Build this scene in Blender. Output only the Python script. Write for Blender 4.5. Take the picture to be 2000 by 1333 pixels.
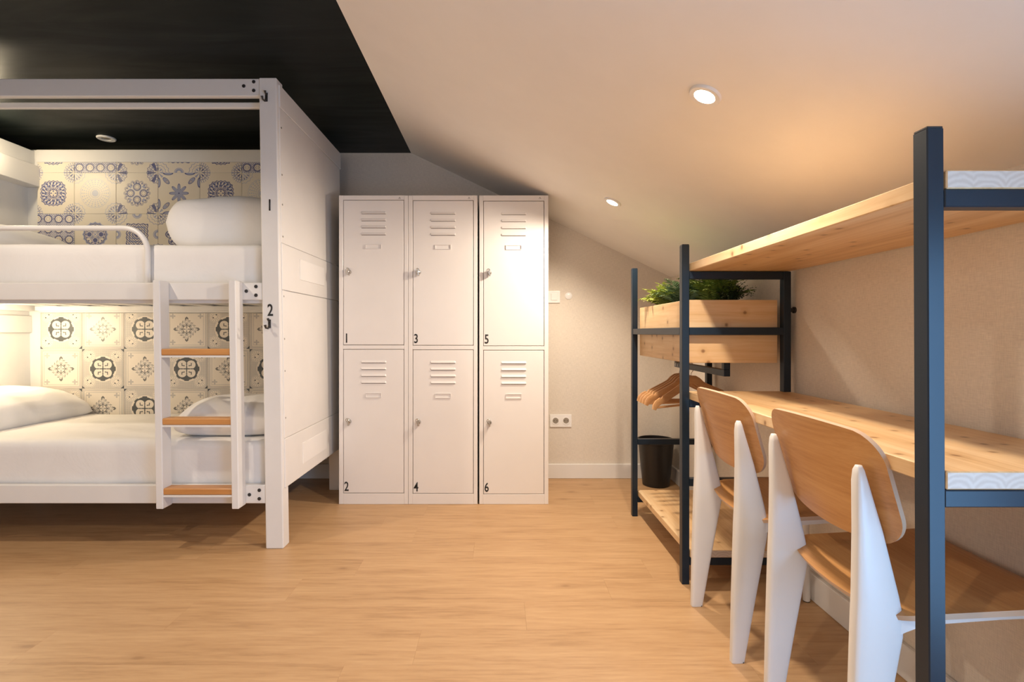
import bpy, bmesh, math, random
from mathutils import Vector, Matrix
random.seed(7)
R = math.radians
sc = bpy.context.scene
COL = sc.collection
for o in list(bpy.data.objects):
    bpy.data.objects.remove(o)

# ------------------------------------------------------------------ camera, world, lights, exposure
cam_d = bpy.data.cameras.new('camera')
cam_d.lens = 18.0; cam_d.sensor_width = 36.0; cam_d.sensor_fit = 'HORIZONTAL'
cam_d.shift_x = 0.0125; cam_d.shift_y = -0.00825
cam_d.clip_start = 0.05
cam = bpy.data.objects.new('camera', cam_d); COL.objects.link(cam)
cam.location = (0, 0, 1.0); cam.rotation_euler = (R(90), 0, 0)
sc.camera = cam

sc.view_settings.view_transform = 'Standard'
sc.view_settings.look = 'None'
sc.view_settings.gamma = 1.0
sc.view_settings.use_curve_mapping = False
sc.view_settings.exposure = 0.13

w = bpy.data.worlds.new('world'); sc.world = w; w.use_nodes = True
w.node_tree.nodes['Background'].inputs[0].default_value = (0.42, 0.62, 1.0, 1)
w.node_tree.nodes['Background'].inputs[1].default_value = 0.6

WARM = (1.0, 0.85, 0.685)
SPOT_W = 57.0
# slope of the pitched ceiling, from the flat black ceiling down to the low right wall
XA, ZA = -0.605, 2.234
XB, ZB = 1.181, 1.380
SL = math.hypot(XB - XA, ZB - ZA)
SD = Vector(((XB - XA) / SL, 0, (ZB - ZA) / SL))
SN = Vector((SD.z, 0, -SD.x))            # into the room
def slope_pt(x, y, off=0.0):
    t = (x - XA) / (XB - XA)
    return Vector((x, y, ZA + t * (ZB - ZA))) + SN * off
DOWNLIGHTS = [(0.579, 2.61), (0.579, 1.437)]
def spot_light(name, p, d, energy, color, size=158, blend=0.50, r=0.03):
    l = bpy.data.lights.new(name, 'SPOT'); l.energy = energy; l.color = color
    l.spot_size = R(size); l.spot_blend = blend; l.shadow_soft_size = r
    o = bpy.data.objects.new(name, l); COL.objects.link(o)
    o.location = p; o.rotation_euler = Vector(d).to_track_quat('-Z', 'Y').to_euler()
    return o
for i, (x, y) in enumerate(DOWNLIGHTS):
    spot_light('spot_beam', slope_pt(x, y, 0.016), SN, SPOT_W, WARM)
# unseen in the black ceiling: downlight before the bed, then an added fill lamp
for (x, y, e_) in ((-2.05, 1.58, 46.0), (-1.0, -0.35, 62.0)):
    spot_light('spot_beam', (x, y, 2.215), (0, 0, -1), e_, WARM, 142, 0.35)
def area_light(name, p, d, sx, sy, energy, color):
    l = bpy.data.lights.new(name, 'AREA'); l.shape = 'RECTANGLE'; l.size = sx; l.size_y = sy
    l.energy = energy; l.color = color
    o = bpy.data.objects.new(name, l); COL.objects.link(o)
    o.location = p; o.rotation_euler = Vector(d).to_track_quat('-Z', 'Y').to_euler()
    return o
# daylight coming in through the window in the low right wall, behind the picture's right edge
WIN_Y0, WIN_Y1, WIN_Z0, WIN_Z1 = -0.80, 0.52, 0.12, 1.28
area_light('window_light', (1.33, (WIN_Y0 + WIN_Y1) / 2, (WIN_Z0 + WIN_Z1) / 2), (-1, 0, 0), WIN_Z1 - WIN_Z0, WIN_Y1 - WIN_Y0, 46.0, (0.27, 0.57, 1.0))
# added soft fill, set outside the unseen front wall window behind the camera
area_light('window_light', (-0.9, -2.70, 1.30), (0, 1, 0), 1.6, 1.5, 20.0, (0.97, 0.91, 0.86))
# small reading lamps on the headboard ledges of both bunks, just outside the left edge of the picture
for (z, e) in ((2.06, 12.0), (1.045, 14.0)):
    l = bpy.data.lights.new('reading_lamp_light', 'POINT'); l.energy = e; l.color = (1.0, 0.83, 0.56); l.shadow_soft_size = 0.035
    o = bpy.data.objects.new('reading_lamp_light', l); COL.objects.link(o); o.location = (-2.84, 2.80, z)

# ------------------------------------------------------------------ helpers
WL = {}
def link(o):
    COL.objects.link(o); return o
def empty(name, loc, label=None, cat=None, group=None):
    o = link(bpy.data.objects.new(name, None)); o.location = loc; WL[o] = Vector(loc)
    o.empty_display_size = 0.05
    tag(o, label, cat, group)
    return o
def tag(o, label=None, cat=None, group=None, kind=None):
    if label: o['label'] = label
    if cat: o['category'] = cat
    if group: o['group'] = group
    if kind: o['kind'] = kind
    return o
def obj(name, bm, mat, parent=None, smooth=False, center=None, kind=None):
    """links a bmesh given in world coordinates as one mesh object with its origin at its middle"""
    me = bpy.data.meshes.new(name)
    if center is None:
        lo = Vector((1e9,) * 3); hi = -lo
        for v in bm.verts:
            for k in range(3):
                lo[k] = min(lo[k], v.co[k]); hi[k] = max(hi[k], v.co[k])
        center = (lo + hi) / 2
    center = Vector(center)
    bmesh.ops.translate(bm, verts=bm.verts, vec=-center)
    bmesh.ops.recalc_face_normals(bm, faces=bm.faces)
    if smooth:
        for f in bm.faces: f.smooth = True
        if smooth != 'all':
            for e in bm.edges:
                if len(e.link_faces) == 2 and e.calc_face_angle(0) > R(38): e.smooth = False
    bm.to_mesh(me); bm.free()
    for m in (mat if isinstance(mat, (list, tuple)) else [mat]): me.materials.append(m)
    o = link(bpy.data.objects.new(name, me)); WL[o] = center
    if parent is not None:
        o.parent = parent; o.location = center - WL[parent]
    else:
        o.location = center
    if kind: o['kind'] = kind
    return o
def copy_tree(o, parent=None):
    c = link(o.copy())
    if parent is not None:
        c.parent = parent
        c.matrix_parent_inverse = o.matrix_parent_inverse
    for ch in list(o.children): copy_tree(ch, c)
    return c
def B(): return bmesh.new()
def box(bm, x0, x1, y0, y1, z0, z1, bev=0.0, seg=1, mi=0):
    M = Matrix.Translation(((x0 + x1) / 2, (y0 + y1) / 2, (z0 + z1) / 2)) @ Matrix.Diagonal((abs(x1 - x0), abs(y1 - y0), abs(z1 - z0), 1))
    r = bmesh.ops.create_cube(bm, size=1, matrix=M)
    vs = r['verts']
    fs = {f for v in vs for f in v.link_faces}
    for f in fs: f.material_index = mi
    if bev > 0:
        es = list({e for v in vs for e in v.link_edges})
        bmesh.ops.bevel(bm, geom=es, offset=bev, segments=seg, affect='EDGES', profile=0.7)
    return bm
def bx(*a, **k): return box(B(), *a, **k)
def shear(bm, k=-0.015):
    for v in bm.verts: v.co.x += k * v.co.z
    return bm
def prism(bm, pts, axis, a0, a1):
    """extrudes a polygon (2-D points) along an axis: axis 'y' takes (x,z), 'x' takes (y,z), 'z' takes (x,y)"""
    def P(p, a):
        return {'y': (p[0], a, p[1]), 'x': (a, p[0], p[1]), 'z': (p[0], p[1], a)}[axis]
    v0 = [bm.verts.new(P(p, a0)) for p in pts]; v1 = [bm.verts.new(P(p, a1)) for p in pts]
    n = len(pts)
    bm.faces.new(v0); bm.faces.new(v1[::-1])
    for i in range(n): bm.faces.new((v0[i], v1[i], v1[(i + 1) % n], v0[(i + 1) % n]))
    return bm
def tube(bm, pts, r, n=10, cap=True):
    pts = [Vector(p) for p in pts]
    rings = []
    prev = None
    for i, p in enumerate(pts):
        if i == 0: d = pts[1] - p
        elif i == len(pts) - 1: d = p - pts[-2]
        else: d = (pts[i + 1] - p).normalized() + (p - pts[i - 1]).normalized()
        d.normalize()
        if prev is None:
            a = d.orthogonal().normalized()
        else:
            a = (prev - d * prev.dot(d)).normalized()
        prev = a; b = d.cross(a)
        rr = r[i] if isinstance(r, (list, tuple)) else r
        rings.append([bm.verts.new(p + (a * math.cos(2 * math.pi * k / n) + b * math.sin(2 * math.pi * k / n)) * rr) for k in range(n)])
    for i in range(len(rings) - 1):
        for k in range(n):
            bm.faces.new((rings[i][k], rings[i][(k + 1) % n], rings[i + 1][(k + 1) % n], rings[i + 1][k]))
    if cap:
        bm.faces.new(rings[0][::-1]); bm.faces.new(rings[-1])
    return bm
def lathe(bm, prof, center, axis='z', n=24, cap0=True, cap1=True):
    c = Vector(center); rings = []
    for (r, h) in prof:
        ring = []
        for k in range(n):
            a = 2 * math.pi * k / n
            p = {'z': (r * math.cos(a), r * math.sin(a), h), 'y': (r * math.cos(a), h, r * math.sin(a)), 'x': (h, r * math.cos(a), r * math.sin(a))}[axis]
            ring.append(bm.verts.new(c + Vector(p)))
        rings.append(ring)
    for i in range(len(rings) - 1):
        for k in range(n):
            bm.faces.new((rings[i][k], rings[i][(k + 1) % n], rings[i + 1][(k + 1) % n], rings[i + 1][k]))
    if cap0: bm.faces.new(rings[0][::-1])
    if cap1: bm.faces.new(rings[-1])
    return bm
def arc(c, r, a0, a1, n, f):
    return [f(c[0] + r * math.cos(a0 + (a1 - a0) * i / n), c[1] + r * math.sin(a0 + (a1 - a0) * i / n)) for i in range(n + 1)]
def fnoise(x, y, z=0.0):
    from mathutils import noise
    return noise.noise(Vector((x, y, z)))
def text_bm(ch, h, cx, zc, y, depth=0.0015, xs=0.72):
    """a painted numeral as a thin plate facing the camera side (-Y)"""
    cu = bpy.data.curves.new('numeral', 'FONT'); cu.body = ch; cu.size = 1.0; cu.offset = 0.012; cu.resolution_u = 4
    t = bpy.data.objects.new('numeral', cu); COL.objects.link(t)
    dg = bpy.context.evaluated_depsgraph_get()
    me = bpy.data.meshes.new_from_object(t.evaluated_get(dg))
    bm = B(); bm.from_mesh(me)
    bpy.data.objects.remove(t); bpy.data.curves.remove(cu); bpy.data.meshes.remove(me)
    xs_ = [v.co.x for v in bm.verts]; ys_ = [v.co.y for v in bm.verts]
    k = h / (max(ys_) - min(ys_)); mx = (max(xs_) + min(xs_)) / 2; my = (max(ys_) + min(ys_)) / 2
    bmesh.ops.remove_doubles(bm, verts=bm.verts, dist=1e-5)
    for v in bm.verts:
        v.co = Vector((cx + (v.co.x - mx) * k * xs, y, zc + (v.co.y - my) * k))
    r = bmesh.ops.extrude_face_region(bm, geom=bm.faces[:])
    bmesh.ops.translate(bm, verts=[g for g in r['geom'] if isinstance(g, bmesh.types.BMVert)], vec=(0, depth, 0))
    return bm

# ------------------------------------------------------------------ node expressions
class E:
    def __init__(s, nt, v): s.nt = nt; s.v = v
    def _m(s, op, *args):
        n = s.nt.nodes.new('ShaderNodeMath'); n.operation = op
        for i, a in enumerate((s,) + args):
            a = a.v if isinstance(a, E) else a
            if isinstance(a, (int, float)): n.inputs[i].default_value = a
            else: s.nt.links.new(a, n.inputs[i])
        return E(s.nt, n.outputs[0])
    def __add__(s, o): return s._m('ADD', o)
    def __radd__(s, o): return s._m('ADD', o)
    def __sub__(s, o): return s._m('SUBTRACT', o)
    def __rsub__(s, o): return E(s.nt, o)._m('SUBTRACT', s)
    def __mul__(s, o): return s._m('MULTIPLY', o)
    def __rmul__(s, o): return s._m('MULTIPLY', o)
    def __truediv__(s, o): return s._m('DIVIDE', o)
    def __lt__(s, o): return s._m('LESS_THAN', o)
    def __gt__(s, o): return s._m('GREATER_THAN', o)
    def __or__(s, o): return s._m('MAXIMUM', o)
    def __and__(s, o): return s._m('MULTIPLY', o)
    def __invert__(s): return E(s.nt, 1.0)._m('SUBTRACT', s)
    def abs(s): return s._m('ABSOLUTE')
    def sin(s): return s._m('SINE')
    def cos(s): return s._m('COSINE')
    def pow(s, p): return s._m('POWER', p)
    def sqrt(s): return s._m('SQRT')
    def at2(s, o): return s._m('ARCTAN2', o)
    def pingpong(s, p): return s._m('PINGPONG', p)
    def near(s, c, wd): return (s - c).abs() < wd
    def btw(s, a, b): return (s > a) & (s < b)

def new_mat(name, rough=0.5, spec=0.5, color=(0.8, 0.8, 0.8), metal=0.0):
    m = bpy.data.materials.new(name); m.use_nodes = True
    nt = m.node_tree; p = nt.nodes['Principled BSDF']
    p.inputs['Base Color'].default_value = (*color, 1); p.inputs['Roughness'].default_value = rough
    p.inputs['Specular IOR Level'].default_value = spec; p.inputs['Metallic'].default_value = metal
    return m, nt, p
def N(nt, t, **k):
    n = nt.nodes.new(t)
    for a, v in k.items(): setattr(n, a, v)
    return n
def L(nt, a, b): nt.links.new(a, b)
def ramp(nt, fac, stops):
    r = N(nt, 'ShaderNodeValToRGB')
    while len(r.color_ramp.elements) < len(stops): r.color_ramp.elements.new(0.5)
    for e, (p, c) in zip(r.color_ramp.elements, stops): e.position = p; e.color = (*c, 1)
    L(nt, fac, r.inputs[0]); return r.outputs[0]
def mixc(nt, fac, a, b, mode='MIX'):
    n = N(nt, 'ShaderNodeMix', data_type='RGBA', blend_type=mode)
    for i, v in ((0, fac), (6, a), (7, b)):
        if isinstance(v, E): v = v.v
        if isinstance(v, (int, float)): n.inputs[i].default_value = v
        elif isinstance(v, tuple): n.inputs[i].default_value = (*v, 1)
        else: L(nt, v, n.inputs[i])
    return n.outputs[2]
def bump(nt, p, h, strength=0.2, dist=0.002):
    b = N(nt, 'ShaderNodeBump'); b.inputs['Strength'].default_value = strength; b.inputs['Distance'].default_value = dist
    L(nt, h.v if isinstance(h, E) else h, b.inputs['Height']); L(nt, b.outputs[0], p.inputs['Normal'])
def obj_coord(nt, scale=(1, 1, 1), rnd=True):
    tc = N(nt, 'ShaderNodeTexCoord'); mp = N(nt, 'ShaderNodeMapping'); mp.inputs['Scale'].default_value = scale
    if rnd:
        oi = N(nt, 'ShaderNodeObjectInfo')
        mul = N(nt, 'ShaderNodeMath', operation='MULTIPLY'); mul.inputs[1].default_value = 53.0
        L(nt, oi.outputs['Random'], mul.inputs[0])
        ad = N(nt, 'ShaderNodeVectorMath', operation='ADD')
        L(nt, tc.outputs['Object'], ad.inputs[0]); L(nt, mul.outputs[0], ad.inputs[1])
        L(nt, ad.outputs[0], mp.inputs['Vector'])
    else:
        L(nt, tc.outputs['Object'], mp.inputs['Vector'])
    return mp.outputs[0]
def noise(nt, vec, scale, detail=4, rough=0.55, dist=0.0):
    n = N(nt, 'ShaderNodeTexNoise'); n.inputs['Scale'].default_value = scale; n.inputs['Detail'].default_value = detail
    n.inputs['Roughness'].default_value = rough; n.inputs['Distortion'].default_value = dist
    L(nt, vec, n.inputs['Vector']); return n.outputs['Fac']

def wood(name, axis, dark, mid, light, rough=0.45, knots=0.0, knot_col=(0.14, 0.05, 0.02), ring=9.0, fine=60.0, knot_scale=3.2, var=0.0, spec=0.4, knot_size=0.115, stretch=0.07, fw=0.38, knot_aspect=0.45):
    m, nt, p = new_mat(name, rough, spec)
    st = {'x': (stretch, 1, 1), 'y': (1, stretch, 1), 'z': (1, 1, stretch)}[axis]
    v = obj_coord(nt, st)
    broad = noise(nt, v, ring, 3, 0.5, 0.6)
    finen = noise(nt, v, fine, 5, 0.65)
    f = E(nt, broad) * (1 - fw) + E(nt, finen) * fw
    c = ramp(nt, f.v, [(0.30, dark), (0.47, mid), (0.66, light)])
    if var:
        oi = N(nt, 'ShaderNodeObjectInfo')
        k = E(nt, oi.outputs['Random']) * (2 * var) + (1 - var)
        cmb = N(nt, 'ShaderNodeCombineColor')
        for i in range(3): L(nt, k.v, cmb.inputs[i])
        c = mixc(nt, 1.0, c, cmb.outputs[0], 'MULTIPLY')
    if knots:
        sp = N(nt, 'ShaderNodeSeparateXYZ'); L(nt, obj_coord(nt, (1, 1, 1)), sp.inputs[0])
        ax = {'x': (0, 1, 2), 'y': (1, 0, 2), 'z': (2, 0, 1)}[axis]
        cb = N(nt, 'ShaderNodeCombineXYZ')
        L(nt, (E(nt, sp.outputs[ax[0]]) * knot_aspect).v, cb.inputs[0]); L(nt, (E(nt, sp.outputs[ax[1]]) + E(nt, sp.outputs[ax[2]])).v, cb.inputs[1])
        kv = cb.outputs[0]
        vo = N(nt, 'ShaderNodeTexVoronoi', voronoi_dimensions='2D'); vo.inputs['Scale'].default_value = knot_scale; vo.inputs['Randomness'].default_value = 1.0
        L(nt, kv, vo.inputs['Vector'])
        d = E(nt, vo.outputs['Distance']) + (E(nt, finen) - 0.5) * 0.12
        sel = N(nt, 'ShaderNodeSeparateColor'); L(nt, vo.outputs['Color'], sel.inputs[0])
        on = E(nt, sel.outputs[0]) < knots
        mr = N(nt, 'ShaderNodeMapRange'); mr.inputs[1].default_value = knot_size; mr.inputs[2].default_value = knot_size * 0.35
        mr.inputs[3].default_value = 0; mr.inputs[4].default_value = 0.92
        L(nt, d.v, mr.inputs[0])
        c = mixc(nt, on & E(nt, mr.outputs[0]), c, knot_col)
        mr2 = N(nt, 'ShaderNodeMapRange'); mr2.inputs[1].default_value = knot_size * 2.6; mr2.inputs[2].default_value = knot_size
        mr2.inputs[3].default_value = 0; mr2.inputs[4].default_value = 0.35
        L(nt, d.v, mr2.inputs[0])
        c = mixc(nt, on & E(nt, mr2.outputs[0]), c, dark)
    L(nt, c, p.inputs['Base Color'])
    bump(nt, p, finen, 0.12, 0.001)
    return m

def plain(name, color, rough=0.5, spec=0.5, metal=0.0, mottle=0.03, bscale=0, bstr=0.1):
    m, nt, p = new_mat(name, rough, spec, color, metal)
    v = obj_coord(nt, (1, 1, 1))
    n = noise(nt, v, 6.0, 4)
    d = tuple(max(0, c * (1 - mottle * 2)) for c in color); l = tuple(min(1, c * (1 + mottle)) for c in color)
    L(nt, ramp(nt, n, [(0.3, d), (0.7, l)]), p.inputs['Base Color'])
    if bscale: bump(nt, p, noise(nt, v, bscale, 3), bstr, 0.002)
    return m

def wallpaper(name, color):
    m, nt, p = new_mat(name, 0.75, 0.25)
    a = noise(nt, obj_coord(nt, (1, 1, 0.10), False), 420, 3, 0.6)
    b = noise(nt, obj_coord(nt, (0.10, 0.10, 1), False), 420, 3, 0.6)
    big = noise(nt, obj_coord(nt, (1, 1, 0.5), False), 2.0, 4)
    weave = E(nt, a) * 0.5 + E(nt, b) * 0.5
    f = weave * 0.75 + E(nt, big) * 0.25
    d = tuple(c * 0.84 for c in color); l = tuple(min(1, c * 1.10) for c in color)
    L(nt, ramp(nt, f.v, [(0.36, d), (0.64, l)]), p.inputs['Base Color'])
    bump(nt, p, weave, 0.35, 0.002)
    return m

def fabric(name, color):
    m, nt, p = new_mat(name, 0.85, 0.2)
    v = obj_coord(nt, (1, 1, 1))
    a = noise(nt, v, 5.0, 4, 0.55, 0.8); b = noise(nt, v, 300.0, 2)
    L(nt, ramp(nt, a, [(0.3, tuple(c * 0.96 for c in color)), (0.7, color)]), p.inputs['Base Color'])
    p.inputs['Sheen Weight'].default_value = 0.15
    h = E(nt, a) * 1.0 + E(nt, b) * 0.02
    bump(nt, p, h, 0.35, 0.012)
    return m

def fan_paint_black(name):
    m, nt, p = new_mat(name, 0.42, 0.13)
    a = noise(nt, obj_coord(nt, (0.35, 2.2, 1), False), 3.2, 5, 0.6, 1.2)
    b = noise(nt, obj_coord(nt, (1, 1, 1), False), 0.9, 3)
    f = E(nt, a) * 0.6 + E(nt, b) * 0.4
    L(nt, ramp(nt, f.v, [(0.34, (0.0045, 0.0066, 0.0066)), (0.5, (0.0075, 0.0105, 0.0100)), (0.68, (0.018, 0.023, 0.020))]), p.inputs['Base Color'])
    L(nt, ramp(nt, f.v, [(0.3, (0.50,) * 3), (0.7, (0.34,) * 3)]), p.inputs['Roughness'])
    return m

def end_grain(name):
    m, nt, p = new_mat(name, 0.6, 0.3)
    tc = N(nt, 'ShaderNodeTexCoord'); sep = N(nt, 'ShaderNodeSeparateXYZ'); L(nt, tc.outputs['Object'], sep.inputs[0])
    x = E(nt, sep.outputs[0]); z = E(nt, sep.outputs[2])
    cell = (x + 0.21).pingpong(0.055)
    d = ((cell - 0.03).pow(2) + (z + 0.03).pow(2)).sqrt()
    n = noise(nt, obj_coord(nt), 25, 4)
    rings = ((d + E(nt, n) * 0.02) * 620.0).sin() * 0.5 + 0.5
    L(nt, ramp(nt, rings.v, [(0.0, (0.60, 0.49, 0.40)), (1.0, (0.68, 0.58, 0.49))]), p.inputs['Base Color'])
    return m

# ---- printed tiles: every motif is a formula over the tile's own square
def tile_mat(name, motif, cream, hw, hh, ink, ink2):
    m, nt, p = new_mat(name, 0.40, 0.5)
    tc = N(nt, 'ShaderNodeTexCoord'); sep = N(nt, 'ShaderNodeSeparateXYZ'); L(nt, tc.outputs['Object'], sep.inputs[0])
    n = noise(nt, obj_coord(nt), 30, 3)
    u = E(nt, sep.outputs[0]) * (1 / hw) + (E(nt, n) - 0.5) * 0.012
    v = E(nt, sep.outputs[2]) * (1 / hh)
    r = (u * u + v * v).sqrt(); th = v.at2(u)
    au = u.abs(); av = v.abs()
    du = 1.0 - au; dv = 1.0 - av
    rc = (du * du + dv * dv).sqrt(); tcn = dv.at2(du)
    m1, m2 = motif(u, v, r, th, au, av, du, dv, rc, tcn)
    c = mixc(nt, m2 * 0.95, cream, ink2)
    c = mixc(nt, m1 * 0.95, c, ink)
    L(nt, c, p.inputs['Base Color'])
    return m
def corner_lace(rc, tcn, dens=0.5):
    a = rc + 0.05 * (tcn * 8.0).sin().abs()
    lines = a.near(0.55, 0.014) | a.near(0.40, 0.012) | a.near(0.27, 0.014)
    dots = a.btw(0.43, 0.52) & ((tcn * 28.0).sin() > 0.35)
    petals = a.btw(0.12, 0.25) & ((tcn * 8.0).cos() > 0.1)
    return lines | petals, dots | (a.btw(0.29, 0.38) & ((tcn * 16.0).cos() > 0.1))
def t_medallion(u, v, r, th, au, av, du, dv, rc, tcn):
    q = (au.pow(4) + av.pow(4)).pow(0.25) * 0.62 + r * 0.38
    q1 = q + 0.05 * (th * 10.0).sin().abs()
    q2 = q + 0.05 * (th * 6.0).sin().abs()
    a = q1.btw(0.60, 0.64) | (q1.btw(0.46, 0.57) & ((th * 20.0).cos() > 0.15)) | q1.near(0.44, 0.012)
    a = a | (q2.btw(0.34, 0.41) & ((th * 12.0).cos() > -0.3)) | q2.near(0.31, 0.012) | q2.btw(0.22, 0.27)
    a = a | ((r < 0.17) & ((th * 2.0).sin().abs() < 0.22)) | r.near(0.18, 0.014) | ((r - 0.1).abs() < 0.02) & ((th * 4.0).cos() > 0)
    fill = q1.btw(0.30, 0.60) & ((th * 20.0 + r * 30.0).sin() > 0.0)
    c1, c2 = corner_lace(rc, tcn)
    return a | (c1 & (rc < 0.5)), fill | c2
def t_sunburst(u, v, r, th, au, av, du, dv, rc, tcn):
    g = r + 0.03 * (th * 12.0).sin().abs()
    dots = (g.btw(0.30, 0.70)) & ((th * 24.0).cos() > 0.35) & ((r * 62.0).sin() > 0.2)
    c1, c2 = corner_lace(rc, tcn)
    return c2 & (rc < 0.42), (r < 0.16) | dots | (c1 & (rc < 0.6)) | g.near(0.24, 0.012) | g.near(0.72, 0.008)
def t_four_rings(u, v, r, th, au, av, du, dv, rc, tcn):
    big = au._m('MAXIMUM', av); sm = au._m('MINIMUM', av)
    d = ((big - 0.31).pow(2) + sm * sm).sqrt(); td = sm.at2(big - 0.31)
    rings = d.btw(0.135, 0.185) | (d.btw(0.07, 0.12) & ((td * 8.0).cos() > 0.35))
    s = r - 0.08 * (th * 8.0).cos().abs()
    spikes = s.btw(0.50, 0.525) | (s.btw(0.42, 0.49) & ((th * 24.0).sin() > 0.2)) | s.near(0.56, 0.008)
    diag = (((au - 0.32).abs() + (av - 0.32).abs()) < 0.09)
    c1, c2 = corner_lace(rc, tcn)
    blob = rc.btw(0.12, 0.50) & ((tcn * 6.0).cos() > 0.45)
    return rings | spikes | (c1 & (rc < 0.6)) | blob, diag | c2 | d.btw(0.19, 0.21)
def t_flower(u, v, r, th, au, av, du, dv, rc, tcn):
    pet = (th * 4.0).cos().abs()
    ro = 0.20 + 0.27 * pet.pow(1.5)
    petal = r < ro
    edge = r.btw(ro - 0.035, ro)
    mid = (th * 8.0).sin().abs() < 0.10
    # corner leaves: ellipses lying on the diagonals and along the edges
    s = (au + av) * 0.7071; t = (au - av).abs() * 0.7071
    e1 = ((s - 0.86).pow(2) * 22.0 + t * t * 95.0)
    eye = ((s - 0.80).pow(2) + t * t).sqrt()
    big = au._m('MAXIMUM', av); sm = au._m('MINIMUM', av)
    e2 = ((big - 0.98).pow(2) * 90.0 + (sm - 0.52).pow(2) * 16.0)
    a = edge | (petal & mid) | (r < 0.04) | e1.btw(0.7, 1.0) | eye.btw(0.05, 0.075) | e2.btw(0.55, 1.0) | (eye < 0.025)
    f = petal | ((e1 < 0.8) & (eye > 0.08)) | (e2 < 0.6) | (rc.btw(0.05, 0.3) & ((tcn * 8.0).cos() > 0.2))
    return a, f
def t_net(u, v, r, th, au, av, du, dv, rc, tcn):
    cu = (u + 4.0).pingpong(0.25) - 0.125; cv = (v + 4.0).pingpong(0.25) - 0.125
    d = ((u + 4.25).pingpong(0.25).pow(2) + (v + 4.25).pingpong(0.25).pow(2)).sqrt()
    tt = (v + 4.25).pingpong(0.25).at2((u + 4.25).pingpong(0.25))
    ring = d.btw(0.15, 0.20)
    out = (d > 0.21) & (((u * 25.0).sin() * (v * 25.0).sin()) > 0.1)
    return ring | (d.btw(0.215, 0.235) & ((tt * 12.0).sin() > 0.2)), (d.btw(0.07, 0.10) & ((tt * 8.0).sin() > 0)) | ((d > 0.2) & (((u * 60.0).sin() * (v * 60.0).sin()) > -0.15))
def t_owl(u, v, r, th, au, av, du, dv, rc, tcn):
    s = (u + v) * 0.7071; t = (u - v) * 0.7071
    big = au._m('MAXIMUM', av); sm = au._m('MINIMUM', av)
    d = ((big - 0.28).pow(2) + sm * sm).sqrt()
    g = r + 0.05 * (th * 8.0).sin().abs()
    a = (d < 0.10) | d.btw(0.15, 0.175) | (g.btw(0.52, 0.56)) | (g.btw(0.42, 0.50) & ((th * 16.0).cos() > 0.3))
    x = ((au - av).abs() < 0.03) & (r < 0.35)
    c1, c2 = corner_lace(rc, tcn)
    return a | (c1 & (rc < 0.45)), d.btw(0.10, 0.125) | x | g.btw(0.56, 0.62) | c2
def t_diamond(u, v, r, th, au, av, du, dv, rc, tcn):
    q = au._m('MAXIMUM', av) + 0.02 * (th * 16.0).sin()
    di = au + av
    a = (q < 0.52) & (((di * 55.0).sin() > 0.35) | q.near(0.50, 0.02)) | (r < 0.13)
    side = ((au - 1.0).pow(2) + v * v).sqrt(); top = ((av - 1.0).pow(2) + u * u).sqrt()
    half = side._m('MINIMUM', top)
    c1, c2 = corner_lace(rc, tcn)
    return a, half.near(0.22, 0.014) | (half.btw(0.10, 0.19)) | ((q < 0.52) & ((q * 40.0).sin() > 0.2)) | (c1 & (rc < 0.6)) 
def t_star(u, v, r, th, au, av, du, dv, rc, tcn):
    ro = 0.50 + 0.14 * (th * 4.0).cos().abs()
    q = r / ro
    ey = ((au - 0.36).pow(2) * 40.0 + v * v * 150.0)
    ey2 = ((av - 0.36).pow(2) * 40.0 + u * u * 150.0)
    e = ey._m('MINIMUM', ey2)
    a = q.btw(0.94, 1.02) | (q.btw(0.66, 0.88) & ((th * 16.0).cos() > 0.2)) | e.btw(0.6, 1.3) | r.btw(0.12, 0.15) | (q.btw(0.38, 0.60) & ((th * 8.0).cos() < -0.4))
    c1, c2 = corner_lace(rc, tcn)
    return a | (c1 & (rc < 0.6)), (q.btw(0.5, 0.94) & (e > 1.3)) & ((r * 70.0).sin() > 0.1) | c2
def t_quatrefoil(u, v, r, th, au, av, du, dv, rc, tcn):
    ro = 0.57 + 0.045 * ((th * 8.0).cos() > 0)
    dark = r < ro
    dl = ((au - 0.21).pow(2) + (av - 0.21).pow(2)).sqrt()
    lobe = (dl < 0.215) | ((r < 0.14))
    s = (au + av) * 0.7071; t = (au - av) * 0.7071
    slit = ((s - 0.27).abs() < 0.10) & ((t + 0.03 * (s * 40.0).sin()).abs() < 0.028)
    star = (r < 0.05 + 0.13 * (th * 2.0).cos().pow(6))
    slot = (au._m('MINIMUM', av) < 0.025) & r.btw(0.18, 0.30)
    dc = ((au - 0.64).pow(2) + (av - 0.64).pow(2)).sqrt(); tt = (av - 0.64).at2(au - 0.64)
    disc = dc < 0.30
    dots = ((((au - 0.73).pow(2) + (av - 0.58).pow(2)).sqrt() < 0.035) | (((au - 0.58).pow(2) + (av - 0.73).pow(2)).sqrt() < 0.035))
    a = ((dark & (~lobe)) | (slit & lobe) | star | slot) | dots | ((du + dv) < 0.16)
    g = (~disc) & (~dark) & (r > 0.66) & ((((u + v) * 60.0).sin() * ((u - v) * 60.0).sin()) > -0.25)
    lace = disc & (~dark) & (dc.near(0.27, 0.012) | dc.near(0.12, 0.012) | (dc.btw(0.16, 0.23) & ((tt * 14.0).sin() > 0.5)))
    edge = (au._m('MAXIMUM', av)).btw(0.925, 0.95)
    return a, g | lace | edge
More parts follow.
